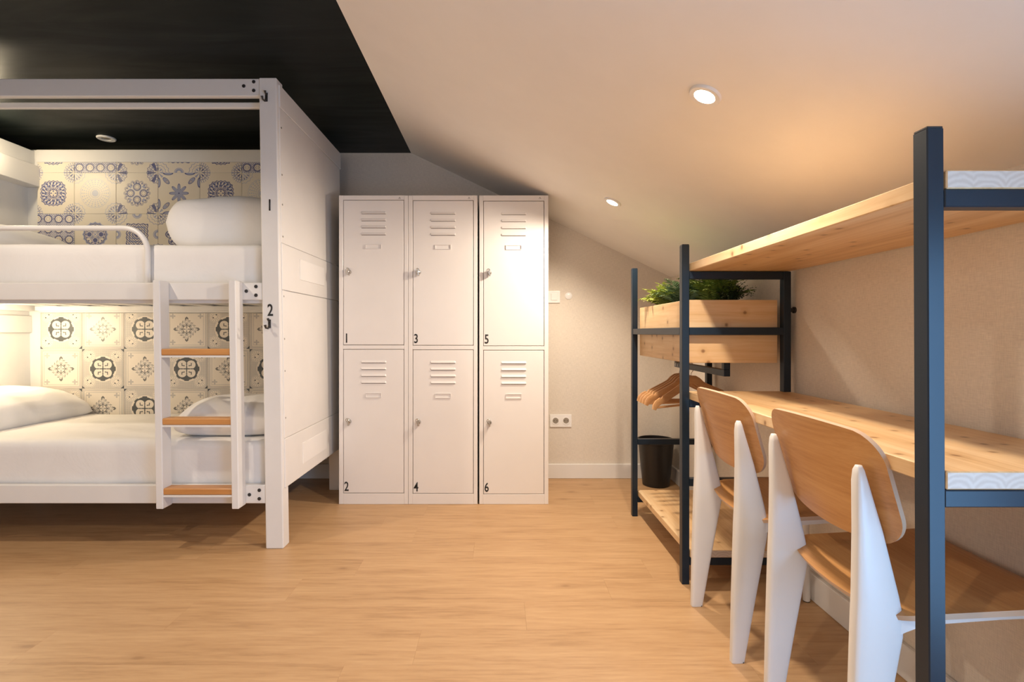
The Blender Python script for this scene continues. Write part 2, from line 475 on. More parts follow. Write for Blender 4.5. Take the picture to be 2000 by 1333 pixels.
def t_lace(u, v, r, th, au, av, du, dv, rc, tcn):
    q = au._m('MAXIMUM', av)
    frame = q.near(0.80, 0.012) | q.near(0.88, 0.010) | q.near(0.95, 0.012)
    band = q.btw(0.89, 0.94)
    di = (au + av) * 0.62 + r * 0.32
    d1 = di + 0.055 * (th * 8.0).sin().abs()
    a = r.btw(0.165, 0.20) | (r.btw(0.20, 0.27) & ((th * 8.0).cos() > 0.5)) | (d1.btw(0.50, 0.54) & ((th * 16.0).sin() > -0.3)) | ((r < 0.15) & ((th * 2.0).sin().abs() < 0.2))
    tips = ((au + av).btw(0.54, 0.64)) & (au._m('MINIMUM', av) < 0.08)
    s = d1.btw(0.29, 0.42) & (((th * 8.0).cos() * (r * 46.0).sin()) > -0.15)
    e = (d1.btw(0.44, 0.48)) | ((r < 0.15) & ((th * 4.0).cos() > 0.3))
    cd = ((au - 0.66).pow(2) + (av - 0.66).pow(2)).sqrt(); ct = (av - 0.66).at2(au - 0.66)
    fl = cd < (0.03 + 0.10 * (ct * 2.0).cos().abs())
    return a | tips, frame | s | e | fl | band * 0.6

# ------------------------------------------------------------------ materials
M = {}
M['wall'] = wallpaper('woven_wallpaper', (0.76, 0.685, 0.59))
M['ceiling_white'] = plain('white_ceiling_paint', (0.89, 0.86, 0.82), 0.8, 0.2, mottle=0.010)
M['ceiling_black'] = fan_paint_black('black_ceiling_paint')
M['skirting'] = plain('skirting_paint', (0.80, 0.775, 0.74), 0.4, 0.4, mottle=0.01)
M['floor'] = wood('oak_vinyl_planks', 'x', (0.36, 0.202, 0.090), (0.505, 0.302, 0.148), (0.59, 0.370, 0.190), 0.42, knots=0.20, knot_col=(0.35, 0.195, 0.09), ring=15, fine=75, knot_scale=6.0, var=0.010, knot_size=0.07, stretch=0.085, fw=0.55)
M['floor_base'] = plain('floor_joint', (0.22, 0.12, 0.06), 0.8)
M['bed_white'] = plain('white_bed_paint', (0.80, 0.775, 0.74), 0.38, 0.5, mottle=0.015, bscale=60, bstr=0.03)
M['locker'] = plain('white_locker_enamel', (0.83, 0.785, 0.745), 0.30, 0.5, mottle=0.008)
M['locker_dark'] = plain('locker_shadow_gap', (0.12, 0.095, 0.08), 0.7)
M['chrome'] = plain('chrome', (0.55, 0.53, 0.50), 0.22, 0.5, 1.0, 0.05)
M['black'] = plain('black_print', (0.018, 0.017, 0.016), 0.5, 0.4)
M['black_metal'] = plain('black_iron', (0.025, 0.022, 0.02), 0.4, 0.5)
M['steel'] = plain('anthracite_steel', (0.0095, 0.0195, 0.033), 0.36, 0.38, mottle=0.06)
M['pine_y'] = wood('pine_board_lengthwise', 'y', (0.52, 0.295, 0.120), (0.69, 0.445, 0.222), (0.80, 0.585, 0.345), 0.38, knots=0.42, ring=14, fine=70, knot_scale=13.0, knot_size=0.13, stretch=0.05, fw=0.45, knot_aspect=1.0)
M['pine_x'] = wood('pine_board_crosswise', 'x', (0.52, 0.295, 0.120), (0.69, 0.445, 0.222), (0.80, 0.585, 0.345), 0.42, knots=0.42, ring=14, fine=70, knot_scale=13.0, knot_size=0.13, stretch=0.05, fw=0.45, knot_aspect=1.0)
M['pine_end'] = end_grain('pine_end_grain')
M['oak'] = wood('oak_veneer', 'y', (0.41, 0.190, 0.060), (0.53, 0.260, 0.090), (0.61, 0.325, 0.125), 0.36, ring=20, fine=130, stretch=0.03, fw=0.55)
M['ply_edge'] = plain('plywood_edge', (0.58, 0.40, 0.27), 0.5)
M['tread'] = wood('stained_beech_tread', 'x', (0.46, 0.19, 0.055), (0.56, 0.25, 0.075), (0.64, 0.31, 0.10), 0.35, ring=7)
M['hanger'] = wood('lacquered_hanger_wood', 'x', (0.44, 0.215, 0.085), (0.54, 0.28, 0.115), (0.63, 0.36, 0.16), 0.35, ring=14)
M['chair_white'] = plain('white_chair_lacquer', (0.78, 0.765, 0.745), 0.33, 0.5, mottle=0.01)
M['linen'] = fabric('white_bed_linen', (0.84, 0.81, 0.775))
M['bin'] = plain('black_bin_plastic', (0.014, 0.012, 0.011), 0.38, 0.5)
M['plastic'] = plain('white_switch_plastic', (0.88, 0.86, 0.83), 0.3, 0.5, mottle=0.005)
M['socket_dark'] = plain('socket_recess', (0.30, 0.26, 0.21), 0.5)
M['soil'] = plain('potting_soil', (0.035, 0.022, 0.014), 0.9, 0.1, bscale=60, bstr=0.8)
def leaf(name, a, b):
    m, nt, p = new_mat(name, 0.5, 0.35)
    oi = N(nt, 'ShaderNodeObjectInfo'); n = noise(nt, obj_coord(nt), 25, 2)
    f = E(nt, n) * 0.6 + E(nt, oi.outputs['Random']) * 0.4
    L(nt, ramp(nt, f.v, [(0.25, a), (0.75, b)]), p.inputs['Base Color'])
    p.inputs['Transmission Weight'].default_value = 0.0
    return m
M['leaf_lime'] = leaf('lime_fern', (0.27, 0.35, 0.05), (0.52, 0.57, 0.13))
M['leaf_blue'] = leaf('bluegreen_fern', (0.08, 0.155, 0.075), (0.20, 0.31, 0.15))
M['leaf_green'] = leaf('green_fern', (0.09, 0.17, 0.022), (0.24, 0.32, 0.05))
M['leaf_dark'] = leaf('dark_leaf', (0.022, 0.036, 0.014), (0.07, 0.095, 0.035))
def emis(name, color, s):
    m = bpy.data.materials.new(name); m.use_nodes = True; nt = m.node_tree
    p = nt.nodes['Principled BSDF']; p.inputs['Emission Color'].default_value = (*color, 1); p.inputs['Emission Strength'].default_value = s
    return m
M['lamp_on'] = emis('lit_led', (1.0, 0.86, 0.66), 40.0)
def glass():
    m = bpy.data.materials.new('window_glass'); m.use_nodes = True; nt = m.node_tree
    nt.nodes.remove(nt.nodes['Principled BSDF'])
    t = N(nt, 'ShaderNodeBsdfTransparent'); g = N(nt, 'ShaderNodeBsdfGlossy'); g.inputs['Roughness'].default_value = 0.02
    mx = N(nt, 'ShaderNodeMixShader'); mx.inputs[0].default_value = 0.06
    L(nt, t.outputs[0], mx.inputs[1]); L(nt, g.outputs[0], mx.inputs[2]); L(nt, mx.outputs[0], nt.nodes['Material Output'].inputs[0])
    return m
M['glass'] = glass()

# ------------------------------------------------------------------ room shell
YB = 3.515                      # back wall
YF = -2.60                      # front wall, behind the camera
XL = -3.20                      # left wall
def struct(name, bm, mat, parent=None, smooth=False):
    return obj(name, bm, mat, parent, smooth, kind='structure')
wall_poly = [(XL - 0.1, -0.05), (XB + 0.12, -0.05), (XB + 0.12, ZB + 0.10), (XA + 0.05, ZA + 0.14), (XL - 0.1, ZA + 0.14)]
struct('wall_back', prism(B(), wall_poly, 'y', YB, YB + 0.1), M['wall'])
# front wall with an added window opening for the fill light behind the camera
FW = (-1.75, -0.05, 0.5, 2.1)
b = B()
box(b, XL - 0.1, FW[0], YF - 0.1, YF, -0.05, ZA + 0.1); box(b, FW[0], FW[1], YF - 0.1, YF, -0.05, FW[2]); box(b, FW[0], FW[1], YF - 0.1, YF, FW[3], ZA + 0.1)
prism(b, [(FW[1], -0.05), (XB + 0.12, -0.05), (XB + 0.12, ZB + 0.10), (XA + 0.05, ZA + 0.10), (FW[1], ZA + 0.10)], 'y', YF - 0.1, YF)
struct('wall_front', b, M['wall'])
struct('wall_left', bx(XL - 0.1, XL, YF, YB, -0.05, ZA + 0.1), M['wall'])
b = B()
box(b, XB, XB + 0.10, WIN_Y1, YB, -0.05, ZB + 0.06); box(b, XB, XB + 0.10, YF, WIN_Y0, -0.05, ZB + 0.06)
box(b, XB, XB + 0.10, WIN_Y0, WIN_Y1, -0.05, WIN_Z0); box(b, XB, XB + 0.10, WIN_Y0, WIN_Y1, WIN_Z1, ZB + 0.06)
struct('wall_right', b, M['wall'])
struct('ceiling', bx(XL - 0.1, XA, YF - 0.1, YB + 0.1, ZA, ZA + 0.08), M['ceiling_black'])
n_ = -SN * 0.08
b = prism(B(), [(XA, ZA), (XB + 0.1, ZB - 0.1 * (ZA - ZB) / (XB - XA)), (XB + 0.1 + n_.x, ZB - 0.1 * (ZA - ZB) / (XB - XA) + n_.z), (XA, ZA + 0.09)], 'y', YF - 0.1, YB + 0.1)
struct('ceiling_right', b, M['ceiling_white'])
def window(name, x0, x1, y0, y1, z0, z1, axis):
    fr = B(); f = 0.05
    if axis == 'x':
        xm = (x0 + x1) / 2
        box(fr, x0, x1, y0, y1, z0, z0 + f); box(fr, x0, x1, y0, y1, z1 - f, z1); box(fr, x0, x1, y0, y0 + f, z0 + f, z1 - f); box(fr, x0, x1, y1 - f, y1, z0 + f, z1 - f)
        pane = bx(xm - 0.004, xm + 0.004, y0 + f, y1 - f, z0 + f, z1 - f)
    else:
        ym = (y0 + y1) / 2
        box(fr, x0, x1, y0, y1, z0, z0 + f); box(fr, x0, x1, y0, y1, z1 - f, z1); box(fr, x0, x0 + f, y0, y1, z0 + f, z1 - f); box(fr, x1 - f, x1, y0, y1, z0 + f, z1 - f)
        pane = bx(x0 + f, x1 - f, ym - 0.004, ym + 0.004, z0 + f, z1 - f)
    wd = struct(name, fr, M['skirting'])
    obj('pane', pane, M['glass'], wd)
window('window_1', XB + 0.02, XB + 0.08, WIN_Y0, WIN_Y1, WIN_Z0, WIN_Z1, 'x')
window('fill_window', FW[0], FW[1], YF - 0.08, YF - 0.02, FW[2], FW[3], 'y')  # unseen window added around the front fill light
def baseboard(name, x0, x1, y0, y1, h=0.1):
    struct(name, bx(x0, x1, y0, y1, 0.0, h, bev=0.003), M['skirting'])
baseboard('baseboard_back', XL, XB - 0.018, YB - 0.015, YB)
baseboard('baseboard_right', XB - 0.016, XB, YF, YB)
baseboard('baseboard_left', XL, XL + 0.015, YF, YB - 0.016)
baseboard('baseboard_front', XL + 0.016, XB - 0.018, YF, YF + 0.015)
# floor: a base slab carrying planks laid along the room's width
fl = struct('floor', bx(XL - 0.1, XB + 0.1, YF - 0.1, YB + 0.1, -0.08, -0.0062), M['floor_base'])
PW, PL = 0.18, 1.22
row = 0; y = YF
rnd = random.Random(3)
while y < YB:
    y1 = min(y + PW, YB)
    x = XL - rnd.random() * PL
    while x < XB:
        x0c, x1c = max(x, XL), min(x + PL, XB)
        if x1c - x0c > 0.02:
            g = 0.00012
            obj('plank', bx(x0c + g, x1c - g, y + g, y1 - g, -0.006, 0.0, bev=0.0002), M['floor'], fl)
        x += PL
    y += PW

# ------------------------------------------------------------------ downlights in the pitched ceiling
for i, (x, y) in enumerate(DOWNLIGHTS):
    lab = ['small lit round downlight in the pitched ceiling, nearest the lockers', 'lit round downlight in the pitched ceiling above the desk chairs'][i]
    c = slope_pt(x, y, 0)
    t = empty('downlight', c, lab, 'light', 'downlights in the pitched ceiling')
    rot = SN.to_track_quat('Z', 'Y').to_matrix().to_4x4()
    b = lathe(B(), [(0.030, 0.002), (0.030, 0.007), (0.043, 0.0075), (0.0455, 0.004), (0.0455, -0.004), (0.030, -0.004), (0.030, 0.002)], (0, 0, 0), n=32, cap0=False, cap1=False)
    b.transform(Matrix.Translation(c) @ rot); obj('ring', b, M['plastic'], t, True)
    b = lathe(B(), [(0.0295, 0.0008), (0.028, 0.0045), (0.012, 0.0055)], (0, 0, 0), n=24)
    b.transform(Matrix.Translation(c) @ rot); obj('lens', b, M['lamp_on'], t, True)
for (x, y, lab) in ((-2.05, 1.58, 'lit round downlight in the black ceiling in front of the bunk bed'), (-1.0, -0.35, 'added fill downlight, out of view, in the black ceiling over the open floor')):  # the second fixture belongs to the added fill lamp
    c = Vector((x, y, ZA)); t = empty('downlight', c, lab, 'light')
    obj('ring', lathe(B(), [(0.030, 0.0), (0.030, -0.006), (0.043, -0.008), (0.046, -0.004), (0.046, 0.0)], c, n=28, cap0=False, cap1=False), M['plastic'], t, True)
    obj('lens', lathe(B(), [(0.0295, -0.001), (0.026, -0.004)], c, n=20), M['lamp_on'], t, True)
c = Vector((-2.49, 3.245 - 0.0, ZA))
t = empty('downlight', c, 'unlit white ring downlight in the black ceiling above the upper bunk', 'light')
b = lathe(B(), [(0.027, 0.0), (0.027, -0.006), (0.048, -0.009), (0.052, -0.005), (0.052, 0.0)], c, n=32, cap0=False, cap1=False)
obj('ring', b, M['plastic'], t, True)
b = lathe(B(), [(0.0265, -0.001), (0.020, -0.004)], c, n=24)
obj('lens', b, M['socket_dark'], t, True)

# ------------------------------------------------------------------ bunk bed
YF0, YR1 = 2.364, 3.315         # front of the front posts, back of the rear posts
YR0 = 3.245
XR0, XR1 = -1.078, -0.9965      # right posts at the floor
XP0, XP1 = -2.965, -2.885       # left posts
bed = empty('bunk_bed', (-1.98, 2.84, 0), 'white wooden two-storey bunk bed with ladder and printed tile back panels', 'bunk bed')
W = M['bed_white']
HB = 2.179
def bp(name, bm, mat=W, parent=bed, smooth=False):
    return obj(name, shear(bm), mat, parent, smooth)
post_fr = bp('post', bx(XR0, XR1, YF0, YF0 + 0.068, 0, HB, bev=0.004))
bp('post', bx(XR0, XR1 - 0.008, YR0, YR1, 0, 2.150, bev=0.004))
bp('post', bx(XP0, XP1, YF0, YF0 + 0.068, 0, HB, bev=0.004))
post_rl = bp('post', bx(XP0, XP1, YR0, YR1, 0, 2.160, bev=0.004))
# long rails
rails = []
for (z0, z1) in ((2.095, 2.177), (1.151, 1.231), (0.208, 0.293)):
    rails.append(bp('front_rail', bx(XP1, XR0, YF0 + 0.006, YF0 + 0.034, z0, z1, bev=0.003)))
for (z0, z1) in ((2.074, 2.154), (1.125, 1.19), (0.208, 0.293)):
    bp('rear_rail', bx(XP1, XR0, YR0 - 0.02, YR0 + 0.02, z0, z1, bev=0.003))
# black bolt caps on the rails beside the front right post
def px(x, y, Y): return Vector(((x - 975) * Y / 1000, Y, 1.0 + (650 - y) * Y / 1000))
for ri, pts in enumerate((((476, 168), (495.4, 159.7), (495.4, 176.8)), ((481, 569), (499.8, 560), (499.8, 577)), ((487, 967), (506.3, 958.3), (506.3, 975)))):
    for (a, c_) in pts:
        p = px(a, c_, YF0 + 0.005)
        obj('bolt_cap', lathe(B(), [(0.0082, 0.004), (0.0082, -0.0005), (0.006, -0.0022)], p, 'y', 14), M['black_metal'], rails[ri], True)
# curtain track below the top rail
bp('curtain_track', bx(XP1, XR0, YF0 + 0.07, YF0 + 0.092, 2.069, 2.097, bev=0.004))
# bed bases: slatted decks (seen from below in the lower bunk)
for z in (1.165, 0.235):
    for k in range(9):
        x0 = XP1 + 0.06 + k * 0.195
        bp('slat', bx(x0, x0 + 0.075, YF0 + 0.036, YR0 - 0.02, z, z + 0.018, bev=0.003))
    bp('slat_bearer', bx(XP1, XR0, YF0 + 0.036, YF0 + 0.060, z - 0.028, z)); bp('slat_bearer', bx(XP1, XR0, YR0 - 0.045, YR0 - 0.021, z - 0.028, z))
# end panels (right end seen from outside, left end seen from inside)
def end_panel(xo, sgn, name):
    e = bp(name, bx(xo - 0.006 * sgn if sgn > 0 else xo, xo if sgn > 0 else xo + 0.006, YF0 + 0.012, YR1 - 0.012, 0.29, 2.14))
    return e
XO = XR1 + 0.0005
endp = bp('end_panel', bx(XO - 0.012, XO - 0.004, YF0 + 0.070, YR1 - 0.0125, 0.28, 2.15))
def eb(name, y0, y1, z0, z1, th, mat=W, bev=0.002):
    return bp(name, bx(XO - 0.004, XO + th, y0, y1, z0, z1, bev=bev), mat, endp)
eb('top_board', YF0 + 0.022, YR1 - 0.013, 2.052, 2.156, 0.006)
eb('upper_sheet', YF0 + 0.022, YR1 - 0.030, 1.4195, 2.0505, 0.003)
eb('middle_board', YF0 + 0.022, YR1 - 0.013, 1.200, 1.4175, 0.005)
eb('lower_sheet', YF0 + 0.022, YR1 - 0.013, 0.5055, 1.1975, 0.004)
eb('bottom_board', YF0 + 0.022, YR1 - 0.013, 0.276, 0.5040, 0.006)
for (z0, z1) in ((1.268, 1.372), (0.333, 0.440)):
    o = eb('cover_plate', 2.595, 2.95, z0, z1, 0.0085, M['plastic'], 0.001)
for z in (1.96, 1.74, 1.60, 1.45, 1.17, 0.97, 0.82, 0.60):
    p = Vector((XO + 0.0042, YF0 + 0.036, z))
    bp('screw', lathe(B(), [(0.0045, -0.002), (0.0045, 0.0006), (0.002, 0.0009)], p, 'x', 10), M['chrome'], endp, True)
# left end seen from inside
endl = bp('end_panel', bx(XP0 - 0.004, XP0 + 0.004, YF0 + 0.070, YR1 - 0.012, 0.28, 2.15))
def lb(name, z0, z1, xin, y0=YF0 + 0.069, y1=YR0 - 0.001):
    return bp(name, bx(XP0 + 0.004, xin, y0, y1, z0, z1, bev=0.002), W, endl)
lb('top_board', 2.050, 2.150, XP1 - 0.028)
lb('ledge_board', 1.918, 2.046, XP1 + 0.022, YF0 + 0.20)
lb('middle_board', 1.20, 1.42, XP1 - 0.028)
lb('ledge_board', 1.000, 1.105, XP0 + 0.020)
lb('side_rail', 1.135, 1.19, XP1 - 0.016)
lb('bottom_board', 0.276, 0.50, XP1 - 0.028)
for y_ in (3.255,):
    for z_ in (2.128, 2.066):
        p = px(64, 650 - (z_ - 1.0) * 1000 / YR0, YR0 - 0.0)
        obj('bolt_cap', lathe(B(), [(0.009, 0.004), (0.009, -0.0005), (0.006, -0.0022)], p, 'y', 14), M['black_metal'], post_rl, True)
# guard rail of the upper bunk: white steel tube with a bent end
YG = YF0 + 0.046
gx = -1.655; zt = 1.492
pts = [(XP1 - 0.02, YG, zt), (-2.3, YG, zt)]
pts += [(gx - 0.11 + 0.11 * math.sin(a), YG, zt - 0.11 + 0.11 * math.cos(a)) for a in [R(90) * i / 9 for i in range(10)]]
pts += [(gx, YG, 1.30), (gx, YG, 1.17)]
obj('guard_rail', tube(B(), pts, 0.0125, 12), W, bed, 'all')
# ladder
lad = None
YL = 2.302
lx0, lx1 = -1.541, -1.200
st = bp('ladder', bx(lx0, lx0 + 0.032, YL, YF0 + 0.005, 0.205, 1.236, bev=0.003))
bp('stringer', bx(lx1, lx1 + 0.032, YL, YF0 + 0.005, 0.205, 1.236, bev=0.003), W, st)
for zt_ in (0.926, 0.612, 0.296):
    bp('tread', bx(lx0 + 0.022, lx1 + 0.006, YL + 0.006, YF0 + 0.004, zt_ - 0.029, zt_, bev=0.004), M['tread'], st)
    bp('tread_strip', bx(lx0 + 0.022, lx1 + 0.006, YL + 0.004, YF0 + 0.004, zt_ - 0.038, zt_ - 0.0295), W, st)
# painted bunk numbers and coat hooks on the front right post
YN = YF0 - 0.0016
n1 = px(526.5, 400.5, YN); obj('number', text_bm('1', 0.052, n1.x, n1.z, YN), M['black'], post_fr)
n2 = px(527.7, 605.7, YN); obj('number', text_bm('2', 0.055, n2.x, n2.z, YN), M['black'], post_fr)
def coat_hook(cx, cy):
    p = px(cx, cy, YF0)
    b = B()
    box(b, p.x - 0.006, p.x + 0.006, YF0 - 0.003, YF0, p.z - 0.022, p.z + 0.018, bev=0.001)
    tube(b, [(p.x + 0.0005, YF0 - 0.002, p.z + 0.008), (p.x + 0.001, YF0 - 0.014, p.z + 0.012), (p.x + 0.0015, YF0 - 0.020, p.z + 0.021)], [0.0035, 0.0035, 0.0058], 8)
    tube(b, [(p.x, YF0 - 0.002, p.z - 0.008), (p.x - 0.002, YF0 - 0.012, p.z - 0.024), (p.x - 0.006, YF0 - 0.024, p.z - 0.022), (p.x - 0.008, YF0 - 0.028, p.z - 0.008)], [0.004, 0.004, 0.004, 0.006], 8)
    obj('coat_hook', b, M['black_metal'], post_fr, True)
coat_hook(520.5, 189.5); coat_hook(526.5, 632)
# tile back panels
CREAM = (0.80, 0.715, 0.58); CREAM2 = (0.79, 0.71, 0.60)
BLUE = (0.085, 0.095, 0.235); BLUE2 = (0.33, 0.35, 0.50)
SLATE = (0.045, 0.055, 0.062); GREY = (0.47, 0.435, 0.40)
TW, TH1, TH2 = 0.2635, 0.2590, 0.2495
tm = {}
for k, fn in (('A', t_medallion), ('B', t_sunburst), ('C', t_four_rings), ('D', t_flower), ('E', t_net), ('F', t_owl), ('G', t_diamond), ('H', t_star)):
    tm[k] = tile_mat('blue_tile_print', fn, CREAM, TW / 2, TH1 / 2, BLUE if k != 'B' else (0.22, 0.23, 0.36), BLUE2 if k != 'B' else (0.50, 0.51, 0.58))
tm['K'] = tile_mat('slate_tile_print', t_quatrefoil, CREAM2, TW / 2, TH2 / 2, SLATE, GREY)
tm['L'] = tile_mat('lace_tile_print', t_lace, CREAM2, TW / 2, TH2 / 2, (0.12, 0.115, 0.11), GREY)
YT = 3.222
def tile_wall(name, zs, xs, xl, xr, zb, ztop, rows, th):
    pn = obj(name, bx(xl, xr, YT + 0.003, YT + 0.010, zb, ztop), W, bed)
    g = 0.0008
    for ri, rowk in enumerate(rows):
        z1 = zs - ri * th; z0 = z1 - th
        for ci, k in enumerate(rowk):
            x0 = xs + (ci - 1) * TW; x1 = x0 + TW
            c = Vector(((x0 + x1) / 2, YT, (z0 + z1) / 2))
            a0, a1 = max(x0, xl), min(x1, xr); b0, b1 = max(z0, zb), min(z1, ztop)
            if a1 - a0 < 0.01 or b1 - b0 < 0.01: continue
            obj('tile', bx(a0 + g, a1 - g, YT, YT + 0.004, b0 + g, b1 - g, bev=0.0012), tm[k], pn, center=c)
    return pn
tile_wall('upper_tile_panel', 2.0067 + TH1, -2.674, -2.907, -1.106, 1.23, 2.073, ['AECGAEC', 'ABCDABC', 'EFGHEFG', 'CDABCDA'], TH1)
tile_wall('lower_tile_panel', 0.8963 + TH2, -2.6257, -2.893, -1.094, 0.30, 1.124, ['KLKLKLK', 'LKLKLKL', 'KLKLKLK', 'LKLKLKL'], TH2)
# reading lamps on the headboard, just outside the picture
for z in (2.06, 1.045):
    b = lathe(B(), [(0.03, 0.0), (0.03, 0.008), (0.008, 0.012), (0.008, 0.05), (0.022, 0.055), (0.030, 0.085)], (-2.925, 2.80, z), 'x', 20)
    obj('reading_lamp', b, M['bed_white'], bed, True)

# mattresses and pillows
def mattress(name, x0, x1, y0, y1, z0, z1, label, seed, sag=0.006):
    b = B(); nx, ny, nz = 44, 22, 8
    rr = 0.035
    def P(u, v, w_):
        x = x0 + (x1 - x0) * u; yy = y0 + (y1 - y0) * v; z = z0 + (z1 - z0) * w_
        # round the edges
        p = Vector((x, yy, z)); lo = Vector((x0 + rr, y0 + rr, z0 + rr)); hi = Vector((x1 - rr, y1 - rr, z1 - rr))
        q = Vector((min(max(p.x, lo.x), hi.x), min(max(p.y, lo.y), hi.y), min(max(p.z, lo.z), hi.z)))
        d = p - q
        if d.length > 1e-9: p = q + d.normalized() * rr
        n = fnoise(x * 2.2 + seed, yy * 2.2, z * 3) * sag + fnoise(x * 6 + seed, yy * 5, z * 7) * sag * 0.45
        if w_ > 0.05: p.z += n * (0.4 + w_ * 0.6)
        p.y += fnoise(x * 3.5 + seed * 2, z * 4, 3.3) * sag * 0.7 if v < 0.05 else 0
        return p
    verts = {}
    def V(i, j, k):
        key = (i, j, k)
        if key not in verts: verts[key] = b.verts.new(P(i / nx, j / ny, k / nz))
        return verts[key]
    for i in range(nx):
        for j in range(ny):
            b.faces.new((V(i, j, nz), V(i + 1, j, nz), V(i + 1, j + 1, nz), V(i, j + 1, nz)))
            b.faces.new((V(i, j, 0), V(i, j + 1, 0), V(i + 1, j + 1, 0), V(i + 1, j, 0)))
    for i in range(nx):
        for k in range(nz):
            b.faces.new((V(i, 0, k), V(i + 1, 0, k), V(i + 1, 0, k + 1), V(i, 0, k + 1)))
            b.faces.new((V(i, ny, k), V(i, ny, k + 1), V(i + 1, ny, k + 1), V(i + 1, ny, k)))
    for j in range(ny):
        for k in range(nz):
            b.faces.new((V(0, j, k), V(0, j, k + 1), V(0, j + 1, k + 1), V(0, j + 1, k)))
            b.faces.new((V(nx, j, k), V(nx, j + 1, k), V(nx, j + 1, k + 1), V(nx, j, k + 1)))
    o = obj(name, b, M['linen'], None, 'all')
    return tag(o, label, 'mattress')
mattress('mattress', -2.905, -1.115, YF0 + 0.062, YT - 0.006, 1.186, 1.424, 'white sheeted mattress of the upper bunk behind the tubular guard rail', 1.3)
mattress('mattress', -2.882, -1.090, YF0 + 0.042, YT - 0.006, 0.256, 0.494, 'white sheeted mattress of the lower bunk behind the ladder', 5.1)
def pillow(c, lx, ly, h, label, rot=(0, 0, 0), seed=0.0, pinch=0.75, flat=0.28, pw=2.6):
    """a stuffed pillow: lx by ly in plan, h thick; underside flattened"""
    b = B(); n = 36; m_ = 24
    top = {}; bot = {}
    for i in range(n + 1):
        for j in range(m_ + 1):
            u = -1 + 2 * i / n; v = -1 + 2 * j / m_
            uu = math.copysign(abs(u) ** 0.8, u); vv = math.copysign(abs(v) ** 0.8, v)
            e = max(0.0, (1 - abs(uu) ** pw)) * max(0.0, (1 - abs(vv) ** pw))
            t = e ** 0.42
            kx = 1 - 0.07 * (1 - abs(v)) * 0 - 0.05 * abs(v) ** 6; ky = 1 - 0.06 * abs(u) ** 6
            x = uu * lx / 2 * kx; y_ = vv * ly / 2 * ky
            wr = fnoise(u * 2.3 + seed, v * 2.3, seed) * 0.10 + fnoise(u * 6 + seed, v * 3.5, 2.0) * 0.035
            zt_ = h * (1 - flat) * t * (1 + wr); zb_ = -h * flat * t
            top[i, j] = b.verts.new((x, y_, zt_))
            bot[i, j] = top[i, j] if i in (0, n) or j in (0, m_) else b.verts.new((x, y_, zb_))
    for i in range(n):
        for j in range(m_):
            b.faces.new((top[i, j], top[i + 1, j], top[i + 1, j + 1], top[i, j + 1]))
            b.faces.new((bot[i, j], bot[i, j + 1], bot[i + 1, j + 1], bot[i + 1, j]))
    Mx = Matrix.Translation(c) @ (Matrix.Rotation(rot[2], 4, 'Z') @ Matrix.Rotation(rot[1], 4, 'Y') @ Matrix.Rotation(rot[0], 4, 'X'))
    b.transform(Mx)
    o = obj('pillow', b, M['linen'], None, 'all')
    return tag(o, label, 'pillow')
pillow((-2.72, 2.80, 1.475), 0.42, 0.72, 0.16, 'flat white pillow on the upper bunk at the headboard end', (0, R(12), 0), 1.0)
pillow((-1.415, 2.84, 1.560), 0.58, 0.52, 0.30, 'plump rounded white pillow on the upper bunk at the locker end', (0, 0, 0), 3.0, flat=0.5, pw=6)
pillow((-2.77, 2.84, 0.545), 0.44, 0.78, 0.20, 'cream-lit white pillow on the lower bunk at the headboard end', (0, R(9), R(-6)), 7.0)
pillow((-1.33, 2.66, 0.54), 0.50, 0.42, 0.185, 'puffy white pillow on the lower bunk behind the ladder', (0, 0, R(2)), 9.0, pw=4)

